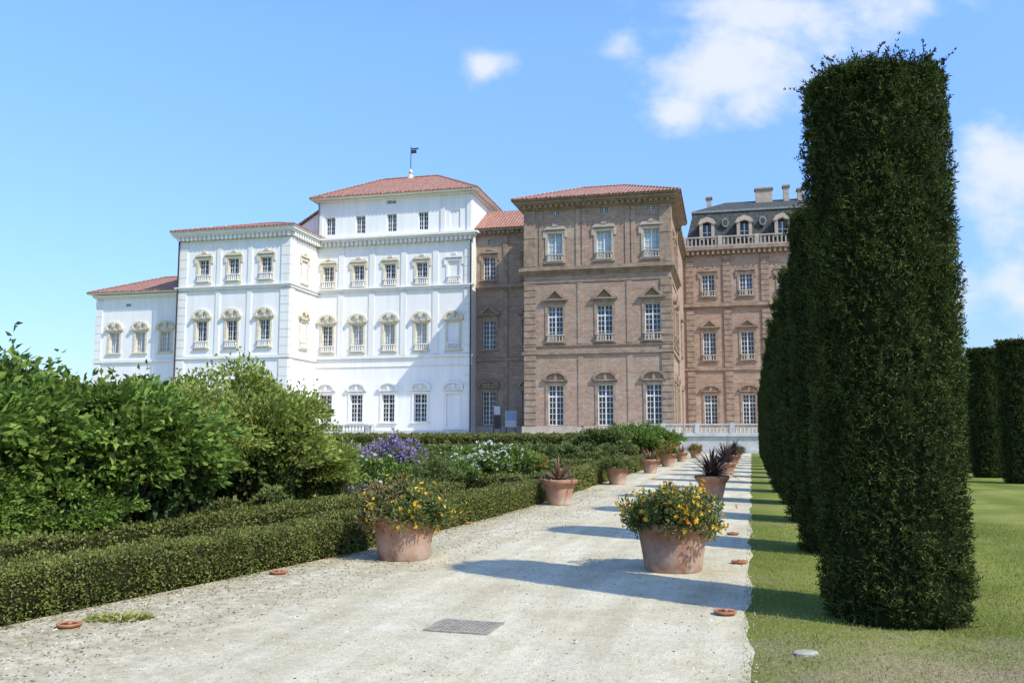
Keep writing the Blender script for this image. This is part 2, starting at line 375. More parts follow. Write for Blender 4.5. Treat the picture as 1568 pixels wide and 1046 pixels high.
mb.lathe('cream',[(0,0),(.5,0),(.35,.5),(.15,.7),(.3,.9),(.3,1.1),(.12,1.3),(0,1.3)],(-17.7,14,36.6),12)
mb.lathe('darkiron',[(.06,1.2),(.05,4.4),(0,4.4)],(-17.7,14,36.9),6)
mb.box('darkiron',-17.7,-16.9,13.98,14.02,40.2,40.7); mb.box('darkiron',-17.7,-16.6,13.97,14.0,40.75,40.95)
mb.hexa('white',[(-33,9,27.),(-28.32,9,27.),(-28.32,19,27.),(-33,19,27.)],[(-33,9,28.6),(-28.32,9,31.6),(-28.32,19,31.6),(-33,19,28.6)])
mb.hexa('tile',[(-33.4,8.6,28.6),(-28.32,8.6,31.65),(-28.32,19,31.65),(-33.4,19,28.6)],[(-33.4,8.6,28.8),(-28.32,8.6,31.85),(-28.32,19,31.85),(-33.4,19,28.8)])
B=Face(mb,-43.85,.6,(1,0),(0,-1)); L=15.55; wins=[]
for i,x in enumerate((3.55,7.75,12.25)):
    wins+=[WW(x,3.3,6.9,w=1.7,head='seg',trim='wtrim'),WW(x,12.6,16.0,head='scroll',hh=1.05,balc='wtrim'),WW(x,20.95,23.8,head='flat',balc='wtrim'),]
wins+=[WW(5.6,25.4,25.75,w=.3,surround=False)]
B.facade('white',L,TZ,27.3,wins)
BS=Face(mb,-28.3,.6,(0,1),(1,0))
BS.facade('white',7.4,TZ,27.3,[WW(3.7,2.6,6.9,w=1.6,head='seg',trim='wtrim',fill='blind'),WW(3.7,12.6,16.,head='scroll',hh=1.05,fill='blind',balc='wtrim'),WW(3.7,20.95,23.8,head='flat',fill='blind',trim='cream')])
mb.quad('white',(-43.85,.6,TZ),(-43.85,16,TZ),(-43.85,16,27.3),(-43.85,.6,27.3))
for f,l in ((B,L),(BS,7.4)):
    fr=f is B
    f.cornice('wtrim',l,26.3,[(0,.2,.15),(.2,.5,.35),(.5,.75,.65),(.75,1.0,.85)],fr,fr,dent=(.0,.48,.58,.62))
    f.cornice('wtrim',l,19.9,[(0,.3,.25),(.3,.45,.4)],fr,fr); f.cornice('wtrim',l,11.2,[(0,.35,.22)],fr,fr)
    for a,b in (((0,1.2),(l-1.2,l)) if fr else ((0,1.0),)):
        for z0,z1 in ((2.4,11.1),(11.6,19.8),(20.4,26.2)): f.rust('wtrim',a,b,z0,z1,o=.13,step=1.0,g=.03)
for x in (5.4,9.75): 
    for z0,z1 in ((11.6,19.8),(20.4,26.2)): B.box('wtrim',x,x+.6,z0,z1,-.02,.1)
hip(mb,-43.85,-28.3,.6,16,27.31,2.6,.95,3.,sof='wtrim')
B.box('darkiron',-.02,.12,TZ,26.3,.22,.36)
E=Face(mb,-57.8,3,(1,0),(0,-1)); L=14; wins=[]
for x in (3.0,6.9,10.7):
    wins+=[WW(x,12.5,15.2,head='scroll',hh=1.0,fill='shutter'),WW(x,3.3,6.9,w=1.6,head='seg')]
wins+=[WW(4.9,18.6,19.,w=.8,surround=False)]
E.facade('white',L,TZ,20.3,wins)
E.cornice('wtrim',L,19.7,[(0,.2,.15),(.2,.5,.4)],1,0); E.cornice('wtrim',L,11.2,[(0,.35,.22)],1,0)
E.rust('wtrim',0,1.,11.7,19.6,o=.13,step=1.,g=.03); E.rust('wtrim',0,1.,2.4,11.1,o=.13,step=1.,g=.03)
mb.quad('white',(-57.8,3,TZ),(-57.8,15,TZ),(-57.8,15,20.3),(-57.8,3,20.3))
hip(mb,-57.8,-42,3,15,20.31,3.0,.9,4.,sof='wtrim')
mb.finish(wp,dict(white='plaster_walls',wtrim='white_mouldings',cream='window_surrounds',tile='tile_roof',frame='window_frames',glass='window_panes',shutter='shutters',lead='flashing',darkiron='ironwork',stone='plinth'))

# ================================================================ TERRACE
tp=empty('terrace',PAL,PR); mb=MB()
M['tfloor']=simple('terrace_gravel',(.42,.39,.31),(.55,.51,.42),2)
mb.quad('tfloor',(-80,-10,TZ),(70,-10,TZ),(70,60,TZ),(-80,60,TZ))
mb.quad('stone',(-80,-10.05,-.05),(70,-10.05,-.05),(70,-10.05,TZ),(-80,-10.05,TZ))
mb.box('stone',-80,70,-10.25,-9.75,TZ+.004,TZ+.2)
mb.box('stone',-80,70,-10.2,-10.06,0,.35)
mb.finish(tp,dict(tfloor='terrace_floor',stone='retaining_wall'))
def balustrade(a,b):
    e=empty('stone_balustrade',PAL,PR); m=MB(); z=TZ+.204
    m.box('stone',a,b,-10.17,-9.83,z,z+.14); m.box('stone',a,b,-10.17,-9.83,z+.86,z+1.0)
    n=int((b-a)/.36); 
    for i in range(n+1):
        u=a+(b-a)*i/n
        if i%9==0: m.box('stone',u-.2,u+.2,-10.22,-9.78,z+.001,z+1.06)
        else: m.lathe('stone',[(.05,.14),(.09,.2),(.05,.3),(.10,.5),(.05,.7),(.08,.8),(.06,.86)],(u,-10,z),8)
    m.finish(e,dict(stone='balusters_and_rail'))
balustrade(14.3,40); balustrade(-23,-12.5)

# ================================================================ GARDEN FRAME (p to the right, s along the path)
PX=np.array((.9654,-.2607)); PS=np.array((.2607,.9654)); GR=-math.atan2(.2607,.9654)
def G2(p,s): return (PX[0]*p+PS[0]*s, PX[1]*p+PS[1]*s)
def toW(V):
    V=np.asarray(V,float); o=V.copy(); o[:,0]=PX[0]*V[:,0]+PS[0]*V[:,1]; o[:,1]=PX[1]*V[:,0]+PS[1]*V[:,1]; return o
def dryfac(nt,v,scale=1.):
    f=noise(nt,v,1.3,6,.7)
    s=N(nt,'ShaderNodeSeparateXYZ'); nt.links.new(v,s.inputs[0])
    dx=mathn(nt,'DIVIDE',mathn(nt,'SUBTRACT',s.outputs[0],1.8),3.0); dy=mathn(nt,'DIVIDE',mathn(nt,'SUBTRACT',s.outputs[1],6.2),2.3)
    d=mathn(nt,'SQRT',mathn(nt,'ADD',mathn(nt,'POWER',mathn(nt,'ABSOLUTE',dx),2),mathn(nt,'POWER',mathn(nt,'ABSOLUTE',dy),2)))
    b=mathn(nt,'SUBTRACT',1.1,d)
    b=mathn(nt,'MAXIMUM',b,mathn(nt,'MULTIPLY',mathn(nt,'SUBTRACT',noise(nt,v,.22,3),.54),5.))
    return ramp(nt,mathn(nt,'ADD',mathn(nt,'MULTIPLY',b,.9),mathn(nt,'MULTIPLY',mathn(nt,'SUBTRACT',f,.5),2.2)),[(.1,(0,0,0)),(.85,(1,1,1))])
def m_ground():
    m,nt,b=newmat('lawn_grass'); v=objco(nt)
    f=noise(nt,v,.45,6,.65); f2=noise(nt,v,28,4,.8)
    c=ramp(nt,f,[(.34,(.15,.185,.035)),(.52,(.215,.245,.052)),(.68,(.30,.285,.10))])
    c=mix(nt,dryfac(nt,v),c,(.32,.265,.145))
    w=N(nt,'ShaderNodeTexWave',wave_type='BANDS',bands_direction='X'); w.inputs['Scale'].default_value=.16; w.inputs['Distortion'].default_value=1.5; w.inputs['Detail Scale'].default_value=.5; nt.links.new(v,w.inputs[0])
    c=mix(nt,.5,c,ramp(nt,w.outputs['Fac'],[(.2,(.8,.82,.8)),(.8,(1.15,1.12,1.1))]),'MULTIPLY')
    c=mix(nt,1.,c,ramp(nt,f2,[(.3,(.5,.5,.5)),(.7,(1.25,1.25,1.25))]),'MULTIPLY')
    nt.links.new(c,b.inputs['Base Color']); b.inputs['Roughness'].default_value=1; b.inputs['Specular IOR Level'].default_value=.03
    bump(nt,b,f2,.8,.03); return m
def sheet(name,pts,mat,z,parent=None,faces=None):
    me=bpy.data.meshes.new(name); me.from_pydata([(x,y,z) for x,y in pts],[],faces or [tuple(range(len(pts)))]); me.materials.append(mat)
    return obj(name,me,parent,rz=GR)
sheet('ground',[(-3000,-800),(3000,-800),(3000,4000),(-3000,4000)],m_ground(),0)
def m_gravel():
    m,nt,b=newmat('pale_gravel'); v=objco(nt)
    f=noise(nt,v,.9,7,.7); f2=noise(nt,v,60,4,.8)
    c=ramp(nt,f,[(.3,(.56,.49,.325)),(.5,(.67,.605,.43)),(.7,(.71,.66,.50))])
    mp=N(nt,'ShaderNodeMapping'); mp.inputs['Scale'].default_value=(1.9,.13,1); nt.links.new(v,mp.inputs[0])
    c=mix(nt,1.,c,ramp(nt,noise(nt,mp.outputs[0],1.1,5,.6),[(.36,(.82,.805,.77)),(.62,(1.05,1.05,1.05))]),'MULTIPLY')
    f5=noise(nt,v,3.2,7,.75)
    c=mix(nt,1.,c,ramp(nt,f5,[(.35,(.88,.87,.84)),(.6,(1.03,1.03,1.03))]),'MULTIPLY')
    f6=noise(nt,v,19,5,.8)
    c=mix(nt,1.,c,ramp(nt,f6,[(.33,(.78,.76,.71)),(.5,(1.0,1.0,1.0))]),'MULTIPLY')
    c=mix(nt,1.,c,ramp(nt,f2,[(.28,(.60,.58,.53)),(.5,(1,1,1)),(.75,(1.08,1.08,1.08))]),'MULTIPLY')
    s=N(nt,'ShaderNodeSeparateXYZ'); nt.links.new(v,s.inputs[0])
    mr=N(nt,'ShaderNodeMapRange'); mr.inputs[1].default_value=-3.0; mr.inputs[2].default_value=-5.2; nt.links.new(s.outputs[0],mr.inputs[0])
    f3=noise(nt,v,6,8,.8); mm=N(nt,'ShaderNodeMath',operation='MULTIPLY'); nt.links.new(mr.outputs[0],mm.inputs[0])
    r3=ramp(nt,f3,[(.42,(0,0,0)),(.6,(.85,.85,.85))]); nt.links.new(r3,mm.inputs[1])
    c=mix(nt,mm.outputs[0],c,(.31,.255,.145))
    vo=N(nt,'ShaderNodeTexVoronoi'); vo.inputs['Scale'].default_value=45; nt.links.new(v,vo.inputs[0])
    c=mix(nt,ramp(nt,vo.outputs['Distance'],[(.08,(.35,.35,.35)),(.22,(0,0,0))]),c,(.38,.325,.22))
    nt.links.new(c,b.inputs['Base Color']); b.inputs['Roughness'].default_value=1; b.inputs['Specular IOR Level'].default_value=.03
    hh=mathn(nt,'ADD',f2,mathn(nt,'MULTIPLY',f6,1.5))
    bump(nt,b,hh,.6,.02); return m
HL=[(-6.4,1.5),(-6.05,6.75),(-5.3,11.3),(-4.95,17),(-4.85,22),(-5.0,32),(-5.0,60)]
ss=np.arange(-6,86.1,.5); pts=[];fc=[]
for i,s in enumerate(ss):
    l=-30. if s<2.6 else (np.interp(s,[q[1] for q in HL],[q[0] for q in HL])-.15 if s<60 else -5.15-(s-60)*.02)
    if s>70: l=-12.
    pts+=[(l,s),(-.06+.03*math.sin(s*2.1)+.02*math.sin(s*5.7),s)]
    if i: fc.append((2*i-2,2*i-1,2*i+1,2*i))
sheet('gravel_path',pts,m_gravel(),.006,faces=fc)
M['soil']=simple('garden_soil',(.07,.055,.035),(.13,.11,.06),3,bst=.8)
sheet('flower_bed_soil',[(-40,2.7),(-6.5,2.7),(-6.1,6.75),(-5.5,11.3),(-5.2,20),(-5.2,68),(-60,68)],M['soil'],.012)

# ---------------------------------------------------------------- foliage
def nrm(a): return a/np.maximum(np.linalg.norm(a,axis=1,keepdims=True),1e-9)
def leaves(P,D,Ln,Wd,fold=.25):
    n=len(P); D=nrm(D); S=nrm(np.cross(D,R.normal(size=(n,3)))); U=np.cross(S,D)
    Ln=np.broadcast_to(np.asarray(Ln,float).reshape(-1,1),(n,1)); Wd=np.broadcast_to(np.asarray(Wd,float).reshape(-1,1),(n,1))
    mid=P+D*Ln*.45; V=np.stack([P,mid+S*Wd*.5+U*Wd*fold,P+D*Ln,mid-S*Wd*.5+U*Wd*fold],1).reshape(-1,3)
    b=np.arange(n)[:,None]*4; T=np.concatenate([b+np.array([[0,1,2]]),b+np.array([[0,2,3]])],1).reshape(-1,3)
    return V,T
def tmesh(name,parts,mats):
    vs=[];ts=[];mi=[];o=0
    for V,T,k in parts:
        V=np.asarray(V,float); T=np.asarray(T,int)
        vs.append(V); ts.append(T+o); mi.append(np.full(len(T),k)); o+=len(V)
    V=np.concatenate(vs).astype('f'); T=np.concatenate(ts).astype('i'); mi=np.concatenate(mi).astype('i')
    me=bpy.data.meshes.new(name); me.vertices.add(len(V)); me.vertices.foreach_set('co',V.ravel())
    me.loops.add(T.size); me.loops.foreach_set('vertex_index',T.ravel())
    me.polygons.add(len(T)); me.polygons.foreach_set('loop_start',np.arange(0,T.size,3,dtype='i'))
    me.polygons.foreach_set('loop_total',np.full(len(T),3,dtype='i')); me.polygons.foreach_set('material_index',mi)
    for m in mats: me.materials.append(m)
    me.update(calc_edges=True); me.validate(); return me
def tube(p0,p1,r0,r1,n=6):
    p0=np.array(p0,float);p1=np.array(p1,float); d=nrm((p1-p0)[None])[0]
    s=np.cross(d,(0.3,.9,.2)); s/=np.linalg.norm(s); u=np.cross(d,s); V=[]
    for p,r in((p0,r0),(p1,r1)):
        for i in range(n):
            a=2*math.pi*i/n; V.append(p+r*(math.cos(a)*s+math.sin(a)*u))
    T=[]
    for i in range(n):
        k=(i+1)%n; T+=[(i,k,n+k),(i,n+k,n+i)]
    return np.array(V),np.array(T)

yewL=leafmat('yew_needles',[(.028,.044,.011),(.046,.068,.017),(.072,.096,.024),(.12,.135,.036)],trans=.12,clump=3.,rough=.7,spec=.08,lo=.5,hi=1.35)
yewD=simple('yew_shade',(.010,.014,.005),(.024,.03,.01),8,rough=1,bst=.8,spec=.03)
barkM=simple('bark',(.09,.065,.045),(.15,.11,.08),10)
def rn(th,z,k=1.): return 1+k*(.024*np.sin(3*th+1.7*z)+.022*np.sin(5*th-3.1*z+1)+.022*np.sin(9*th+6.3*z+2)+.022*np.sin(13*th-9.7*z)+.018*np.sin(4*th+14*z)+.018*np.sin(19*th+23*z)*np.sin(11*th-17*z))
def topiary(name,H,Rb,n,ls,seed):
    global R
    R=np.random.RandomState(seed)
    ph=seed*1.3
    def rad(th,z): 
        t=z/H
        return Rb*rn(th+ph,z+ph)*np.where(t>.95,np.sqrt(np.clip(1-((t-.95)/.055)**2*.3,0,1)),1)*np.where(t<.06,.94+t,1)*(1.02-.04*np.abs(t-.5)*2)
    parts=[]
    nz,na=60,56; V=[];T=[]
    for j in range(nz+1):
        z=H*.985*j/nz
        for i in range(na):
            th=2*math.pi*i/na; r=float(rad(np.array(th),np.array(z)))*.935; V.append((r*math.cos(th),r*math.sin(th),z))
    for j in range(nz):
        for i in range(na):
            k=(i+1)%na; a,b,c,d=j*na+i,j*na+k,(j+1)*na+k,(j+1)*na+i; T+=[(a,b,c),(a,c,d)]
    V.append((0,0,H*.985)); c=len(V)-1
    for i in range(na): T.append((nz*na+i,nz*na+(i+1)%na,c))
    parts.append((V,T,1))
    m=n//7; th=R.uniform(0,2*np.pi,m*2); z=R.uniform(0.0,H,m*2)
    dens=.5+.5*np.sin(7*th+5*z+ph)*np.sin(4*th-8*z)+.35*np.sin(17*th+13*z); kk=R.rand(m*2)<np.clip(.45+.45*dens,.12,1)
    th=th[kk][:m]; z=z[kk][:m]; m=len(th)
    r=rad(th,z)*(.925+.075*R.rand(m)); P=np.stack([r*np.cos(th),r*np.sin(th),z],1)
    A=nrm(np.stack([np.cos(th),np.sin(th),.35+.5*R.rand(m)],1)+R.normal(size=(m,3))*.45)
    P=np.repeat(P,7,0)+np.repeat(A,7,0)*(np.tile(np.arange(7),m)[:,None]*ls*.18); D=np.repeat(A,7,0)*.6+R.normal(size=(m*7,3))*.55
    parts.append((*leaves(P,D,ls*(.5+.6*R.rand(m*7)),ls*.24),0))
    nt_=n//8; rr=Rb*np.sqrt(R.rand(nt_))*.97; th=R.uniform(0,2*np.pi,nt_)
    P=np.stack([rr*np.cos(th),rr*np.sin(th),H*.985+.03*np.sin(3*th+rr*9)+.025*R.normal(size=nt_)-.05*(rr/Rb)**4],1)
    D=R.normal(size=(nt_,3))*.6+np.array((0,0,1)); parts.append((*leaves(P,D,ls*(.7+.8*R.rand(nt_)),ls*.3),0))
    Ps=[];Ds=[];
    for k in range(420):
        th=R.uniform(0,2*np.pi); top=k<200
        if top: rr=Rb*math.sqrt(R.rand())*1.0; b=np.array((rr*math.cos(th),rr*math.sin(th),H*.965)); d=np.array((math.cos(th)*.7,math.sin(th)*.7,1.))
        else: z=H*(1-R.rand()**1.5*.95); rr=Rb*.97; b=np.array((rr*math.cos(th),rr*math.sin(th),z)); d=np.array((math.cos(th),math.sin(th),.9))
        d=d+R.normal(size=3)*.3; d/=np.linalg.norm(d); ln=R.uniform(.06,.21) if top else R.uniform(.05,.13); bend=R.normal(size=3)*.25
        m=10
        for q in np.linspace(0,1,m): 
            for _ in range(3): Ps.append(b+(d+bend*q*q)*ln*q); Ds.append(d+R.normal(size=3)*.6)
    parts.append((*leaves(np.array(Ps),np.array(Ds),ls*.75,ls*.24),0))
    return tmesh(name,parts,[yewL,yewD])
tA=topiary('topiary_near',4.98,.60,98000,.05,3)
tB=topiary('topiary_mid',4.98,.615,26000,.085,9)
def place_top(p,s,me,rz,h=1.):
    x,y=G2(p,s); obj('yew_topiary',me,None,(x,y,0),rz,(1,1,h))
place_top(1.2,8.66,tA,.6)
for k in range(1,15): place_top(1.24+random.uniform(-.04,.04),8.72+4.55*k,tA if k==1 else tB,k*1.7,random.uniform(.96,1.03))
for k in range(0,9): place_top(9.0,34.+4.55*k,tB,k*2.3+.4,random.uniform(.97,1.04))

boxL=leafmat('box_leaves',[(.085,.105,.02),(.13,.155,.03),(.185,.20,.045),(.26,.235,.09)],trans=.2,clump=2.5,lo=.65,hi=1.25)
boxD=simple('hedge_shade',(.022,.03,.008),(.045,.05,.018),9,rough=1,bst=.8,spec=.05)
def hedge(name,line,w,h,dens,ls,mat=None):
    parts=[]; ln=np.array(line,float)
    for a,b in zip(ln[:-1],ln[1:]):
        d=b-a; l=np.linalg.norm(d); d/=l; nn=np.array((d[1],-d[0])); 
        def pt(t,o,z): 
            q=a+d*t[:,None]+nn*o[:,None]; return np.concatenate([q,z[:,None]],1)
        k=.92; c=[]
        for t in(0,l):
            for o,z in((-w/2*k,0),(w/2*k,0),(w/2*k,h*.94),(-w/2*k,h*.94)): c.append((*(a+d*t+nn*o),z))
        T=[]
        for i in range(4):
            j=(i+1)%4; T+=[(i,j,4+j),(i,4+j,4+i)]
        T+=[(0,1,2),(0,2,3),(4,5,6),(4,6,7)]
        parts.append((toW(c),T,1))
        for area,kind in((l*h,'s'),(l*h,'t'),(l*w,'top'),(w*h,'e0'),(w*h,'e1')):
            n=int(area*dens); 
            if n<4: continue
            j=R.normal(size=n)*.018
            if kind in'st' : 
                t=R.uniform(0,l,n); z=R.uniform(0,1,n)**.85*h; sgn=1 if kind=='s' else -1
                o=sgn*(w/2*(1+.05*np.sin(t*6)+.05*np.sin(z*11+t*3)+.03*np.sin(t*17+z*9))+j); O=np.concatenate([np.tile(nn*sgn,(n,1)),np.full((n,1),.35)],1)
            elif kind=='top':
                t=R.uniform(0,l,n); o=R.uniform(-w/2,w/2,n); z=h*(1+.04*np.sin(t*5)+.03*np.sin(t*13+o*9))+j; O=np.tile((0,0,1.),(n,1))
            else:
                t=(0 if kind=='e0' else l)+j; o=R.uniform(-w/2,w/2,n); z=R.uniform(0,h,n); O=np.tile((*(d*(-1 if kind=='e0' else 1)),.3),(n,1))
            P=pt(t,o,z); D=O*.7+R.normal(size=(n,3))*.6
            parts.append((*leaves(toW(P),toW(D),ls*(.6+.8*R.rand(n)),ls*.6),0))
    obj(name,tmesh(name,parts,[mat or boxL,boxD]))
R=np.random.RandomState(5)
off=[(p-.33,s) for p,s in HL]
hedge('box_hedge',off[0:3],.58,.44,3600,.03)
hedge('box_hedge',[off[2],off[3],off[4]],.58,.48,2200,.042)
hedge('box_hedge',[off[4],off[5],off[6]],.6,.6,700,.07)
hedge('box_hedge',[(-7.7,5.),(-7.2,11.3),(-6.8,20)],.5,.50,1500,.045)
hedge('box_hedge',[(-14,22.5),(-5.6,22.5)],.6,.55,1000,.06)
hedge('box_hedge',[(-30,33),(-5.6,33)],.8,.65,500,.09)
hedge('box_hedge',[(-34,64),(-7.5,64)],1.5,1.55,260,.14)
hedge('box_hedge',[(-60,72),(-6,72)],1.2,1.7,200,.16)
hedge('box_hedge',[(-20,48),(-6,48)],1.2,1.0,300,.12)

def shrub(name,rx,ry,h,nc,per,ls,mats,seed,wid=.55,droop=.3,zmin=.12,flow=None):
    global R
    R=np.random.RandomState(seed); parts=[]
    C=[]
    for k in range(nc):
        th=R.uniform(0,2*np.pi); ph=math.acos(R.uniform(-.25,1)); q=R.uniform(.62,.95)*(1+.12*R.normal())
        C.append((rx*q*math.sin(ph)*math.cos(th),ry*q*math.sin(ph)*math.sin(th),h*(.48+.47*q*math.cos(ph))))
    C=np.array(C)
    for c in C:
        r=h*R.uniform(.12,.22); n=int(per*R.uniform(.7,1.3))
        d=nrm(R.normal(size=(n,3))); d[:,2]=np.abs(d[:,2])*.8+d[:,2]*.2
        rr=r*R.rand(n,1)**.4; P=c+d*rr*np.array((1.15,1.15,.9)); P[:,2]=np.maximum(P[:,2],zmin*R.rand(n))
        out=nrm(c[None]-np.array((0,0,h*.35)))
        D=d*.8+out*.5+R.normal(size=(n,3))*.4; D[:,2]-=droop
        parts.append((*leaves(P,D,ls*(.6+.7*R.rand(n)),ls*wid*(.7+.5*R.rand(n))),0))
        parts.append((*tube((c[0]*.12,c[1]*.12,0),c,.018,.006,5),2))
        if R.rand()<.6:
            m=14; t=np.linspace(.1,1,m)[:,None]; dd=nrm((out+np.array((0,0,.9))+R.normal(size=(1,3))*.25)); ln=r*R.uniform(1.1,1.6)
            P=c+dd*t*ln; parts.append((*leaves(P,R.normal(size=(m,3))+np.array((0,0,.3)),ls*.8,ls*.45),0))
    n=int(nc*per*.35); d=nrm(R.normal(size=(n,3))); P=d*np.array((rx,ry,h*.45))*(R.rand(n,1)**.33)*.8+np.array((0,0,h*.47)); P[:,2]=np.abs(P[:,2])
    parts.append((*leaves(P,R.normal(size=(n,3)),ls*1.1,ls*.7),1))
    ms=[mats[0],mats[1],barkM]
    if flow:
        fm,fn,fs=flow; ms.append(fm); idx=R.randint(0,nc,fn); d=nrm(R.normal(size=(fn,3))); d[:,2]=np.abs(d[:,2])
        c=C[idx]+d*h*.2; A_=[];B_=[]
        for q in c:
            up=nrm((R.normal(size=(1,3))*.5+np.array((0,-.3,1.))))[0]; s_=nrm(np.cross(up,R.normal(size=3))[None])[0]; t_=np.cross(up,s_)
            for k in range(6):
                a=k*math.pi/3; A_.append(q); B_.append(s_*math.cos(a)+t_*math.sin(a)+up*.25)
        parts.append((*leaves(np.array(A_),np.array(B_),fs,fs*.7,.1),3))
    return tmesh(name,parts,ms)
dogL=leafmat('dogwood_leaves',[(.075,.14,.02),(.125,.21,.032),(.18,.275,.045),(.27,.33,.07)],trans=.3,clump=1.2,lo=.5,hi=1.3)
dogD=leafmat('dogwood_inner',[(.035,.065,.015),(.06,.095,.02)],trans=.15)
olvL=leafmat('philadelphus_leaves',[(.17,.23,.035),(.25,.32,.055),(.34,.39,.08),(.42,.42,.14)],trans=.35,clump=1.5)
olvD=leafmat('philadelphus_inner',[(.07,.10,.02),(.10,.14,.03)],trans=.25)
genL=leafmat('perennial_leaves',[(.10,.14,.035),(.16,.20,.05),(.23,.25,.08)],trans=.25,clump=2)
greyL=leafmat('greygreen_leaves',[(.14,.16,.08),(.20,.22,.11),(.26,.28,.15)],trans=.2,clump=2)
def flat(name,c): return leafmat(name,[c,tuple(x*1.15 for x in c)],trans=.2,clump=8)
yel=flat('yellow_petals',(.74,.44,.04)); ora=flat('orange_petals',(.6,.17,.02)); pur=flat('purple_petals',(.34,.24,.44)); whi=flat('white_petals',(.70,.69,.64)); 
def put(name,me,p,s,rz=0,sc=1,zs=1.): 
    x,y=G2(p,s); return obj(name,me,None,(x,y,0),rz,(sc,sc,sc*zs))
S1=shrub('shrub_a',1.5,1.3,2.4,72,230,.125,(dogL,dogD),11,droop=.45)
S2=shrub('shrub_b',1.0,1.0,2.45,60,300,.09,(olvL,olvD),12,droop=.15)
S1b=shrub('shrub_c',1.5,1.4,2.5,66,230,.12,(dogL,dogD),19,droop=.4)
put('dogwood_shrub',S1,-8.2,9.9,.3,1.0); put('dogwood_shrub',S1b,-9.3,8.2,2.4,1.1); put('dogwood_shrub',S1b,-10.6,10.6,4.1,1.07)
put('dogwood_shrub',S1b,-8.35,7.9,1.2,.52); put('dogwood_shrub',S1,-8.5,6.6,.2,.5); put('dogwood_shrub',S1b,-8.0,8.9,3.3,.5)
put('flowering_shrub',S2,-8.45,14.1,.5,1.03,1.1); put('flowering_shrub',S2,-10.3,14.6,2.5,1.08); put('flowering_shrub',S2,-9.0,12.4,3.5,.95)
put('flowering_shrub',S2,-8.0,15.4,1.9,.72)
put('dogwood_shrub',S1,-12.5,13.2,1.1,1.05)
S3=shrub('round_bush',1.5,1.5,2.2,40,130,.16,(dogL,dogD),14,droop=.1)
put('round_bush',S3,-6.6,51,.4,1.1)
S4=shrub('round_bush_b',1.5,1.5,2.3,40,130,.16,(genL,dogD),15,droop=.1); put('round_bush',S4,-7.2,44,.4,.95)
put('round_bush',S3,-5.9,57,1.4,1.05)
fb=empty('flower_bed')
kinds=[shrub('clump_green',.55,.55,.8,16,90,.09,(genL,dogD),21,droop=0),
 shrub('clump_grey',.5,.5,.75,16,100,.08,(greyL,dogD),22,wid=.3,droop=-.3,flow=(pur,60,.045)),
 shrub('clump_white',.6,.6,.9,18,90,.08,(dogL,dogD),23,droop=0,flow=(whi,18,.045)),
 shrub('clump_orange',.5,.5,.8,16,90,.08,(olvL,olvD),24,wid=.35,droop=-.2,flow=(ora,26,.045)),
 shrub('clump_olive',.6,.6,.9,18,90,.07,(genL,olvD),25,wid=.3,droop=-.3),
 shrub('clump_rose',.6,.6,.95,18,90,.08,(dogL,dogD),27,droop=0,flow=(whi,60,.05))]
lav=shrub('lavender',.6,.6,.95,22,110,.10,(greyL,olvD),26,wid=.15,droop=-.8,flow=(pur,620,.045))
rr=random.Random(4)
def clump(me,p,s,sc):
    x,y=G2(p,s); obj('clump',me,fb,(x,y,0),rr.uniform(0,6.28),(sc,sc,sc*rr.uniform(.8,1.25)))
s=12.5
while s<63:
    st=1.0+ (s-12)*.025; p=-7.8
    while p>-8-(s*.36+3):
        q=rr.random(); k=kinds[0] if q<.25 else kinds[4] if q<.45 else kinds[3] if q<.6 else kinds[2] if q<.8 else kinds[1]
        clump(k,p+rr.uniform(-.4,.4),s+rr.uniform(-.4,.4),rr.uniform(.7,1.15)*(1+(s-12)*.004)); p-=st
    s+=st
for k in range(13): clump(lav,rr.uniform(-12.2,-10.3),rr.uniform(24.0,27),rr.uniform(1.1,1.3))
for k in range(7): clump(kinds[5],rr.uniform(-8.5,-7.2),rr.uniform(23.5,26.5),rr.uniform(1.15,1.3))
for k in range(10): clump(kinds[0],rr.uniform(-8.0,-6.4),rr.uniform(34,44),rr.uniform(1.2,1.5))

# ---------------------------------------------------------------- pots
def m_terra():
    m,nt,b=newmat('terracotta'); v=objco(nt)
    f=noise(nt,v,3.5,6,.7); c=ramp(nt,f,[(.32,(.25,.11,.065)),(.5,(.38,.185,.11)),(.68,(.46,.29,.19))])
    s=N(nt,'ShaderNodeSeparateXYZ'); nt.links.new(v,s.inputs[0])
    mr=N(nt,'ShaderNodeMapRange'); mr.inputs[1].default_value=.45; mr.inputs[2].default_value=.05; nt.links.new(s.outputs[2],mr.inputs[0])
    f2=noise(nt,v,5,6,.75); mm=N(nt,'ShaderNodeMath',operation='MULTIPLY'); nt.links.new(mr.outputs[0],mm.inputs[0])
    nt.links.new(ramp(nt,f2,[(.38,(.1,.1,.1)),(.62,(.95,.95,.95))]),mm.inputs[1])
    c=mix(nt,mm.outputs[0],c,(.47,.37,.28)); nt.links.new(c,b.inputs['Base Color']); b.inputs['Roughness'].default_value=.9; b.inputs['Specular IOR Level'].default_value=.15
    bump(nt,b,noise(nt,v,25),.4,.01); return m
M['terra']=m_terra(); M['psoil']=M['soil']
profA=[(0,0),(.325,0),(.335,.01),(.355,.16),(.385,.34),(.405,.455),(.425,.46),(.435,.49),(.435,.55),(.42,.565),(.40,.565),(.385,.54),(.37,.5)]
profB=[(0,0),(.25,0),(.26,.02),(.25,.05),(.29,.2),(.325,.36),(.33,.40),(.36,.41),(.36,.45),(.39,.47),(.41,.5),(.42,.55),(.41,.57),(.385,.57),(.36,.52),(.35,.5)]
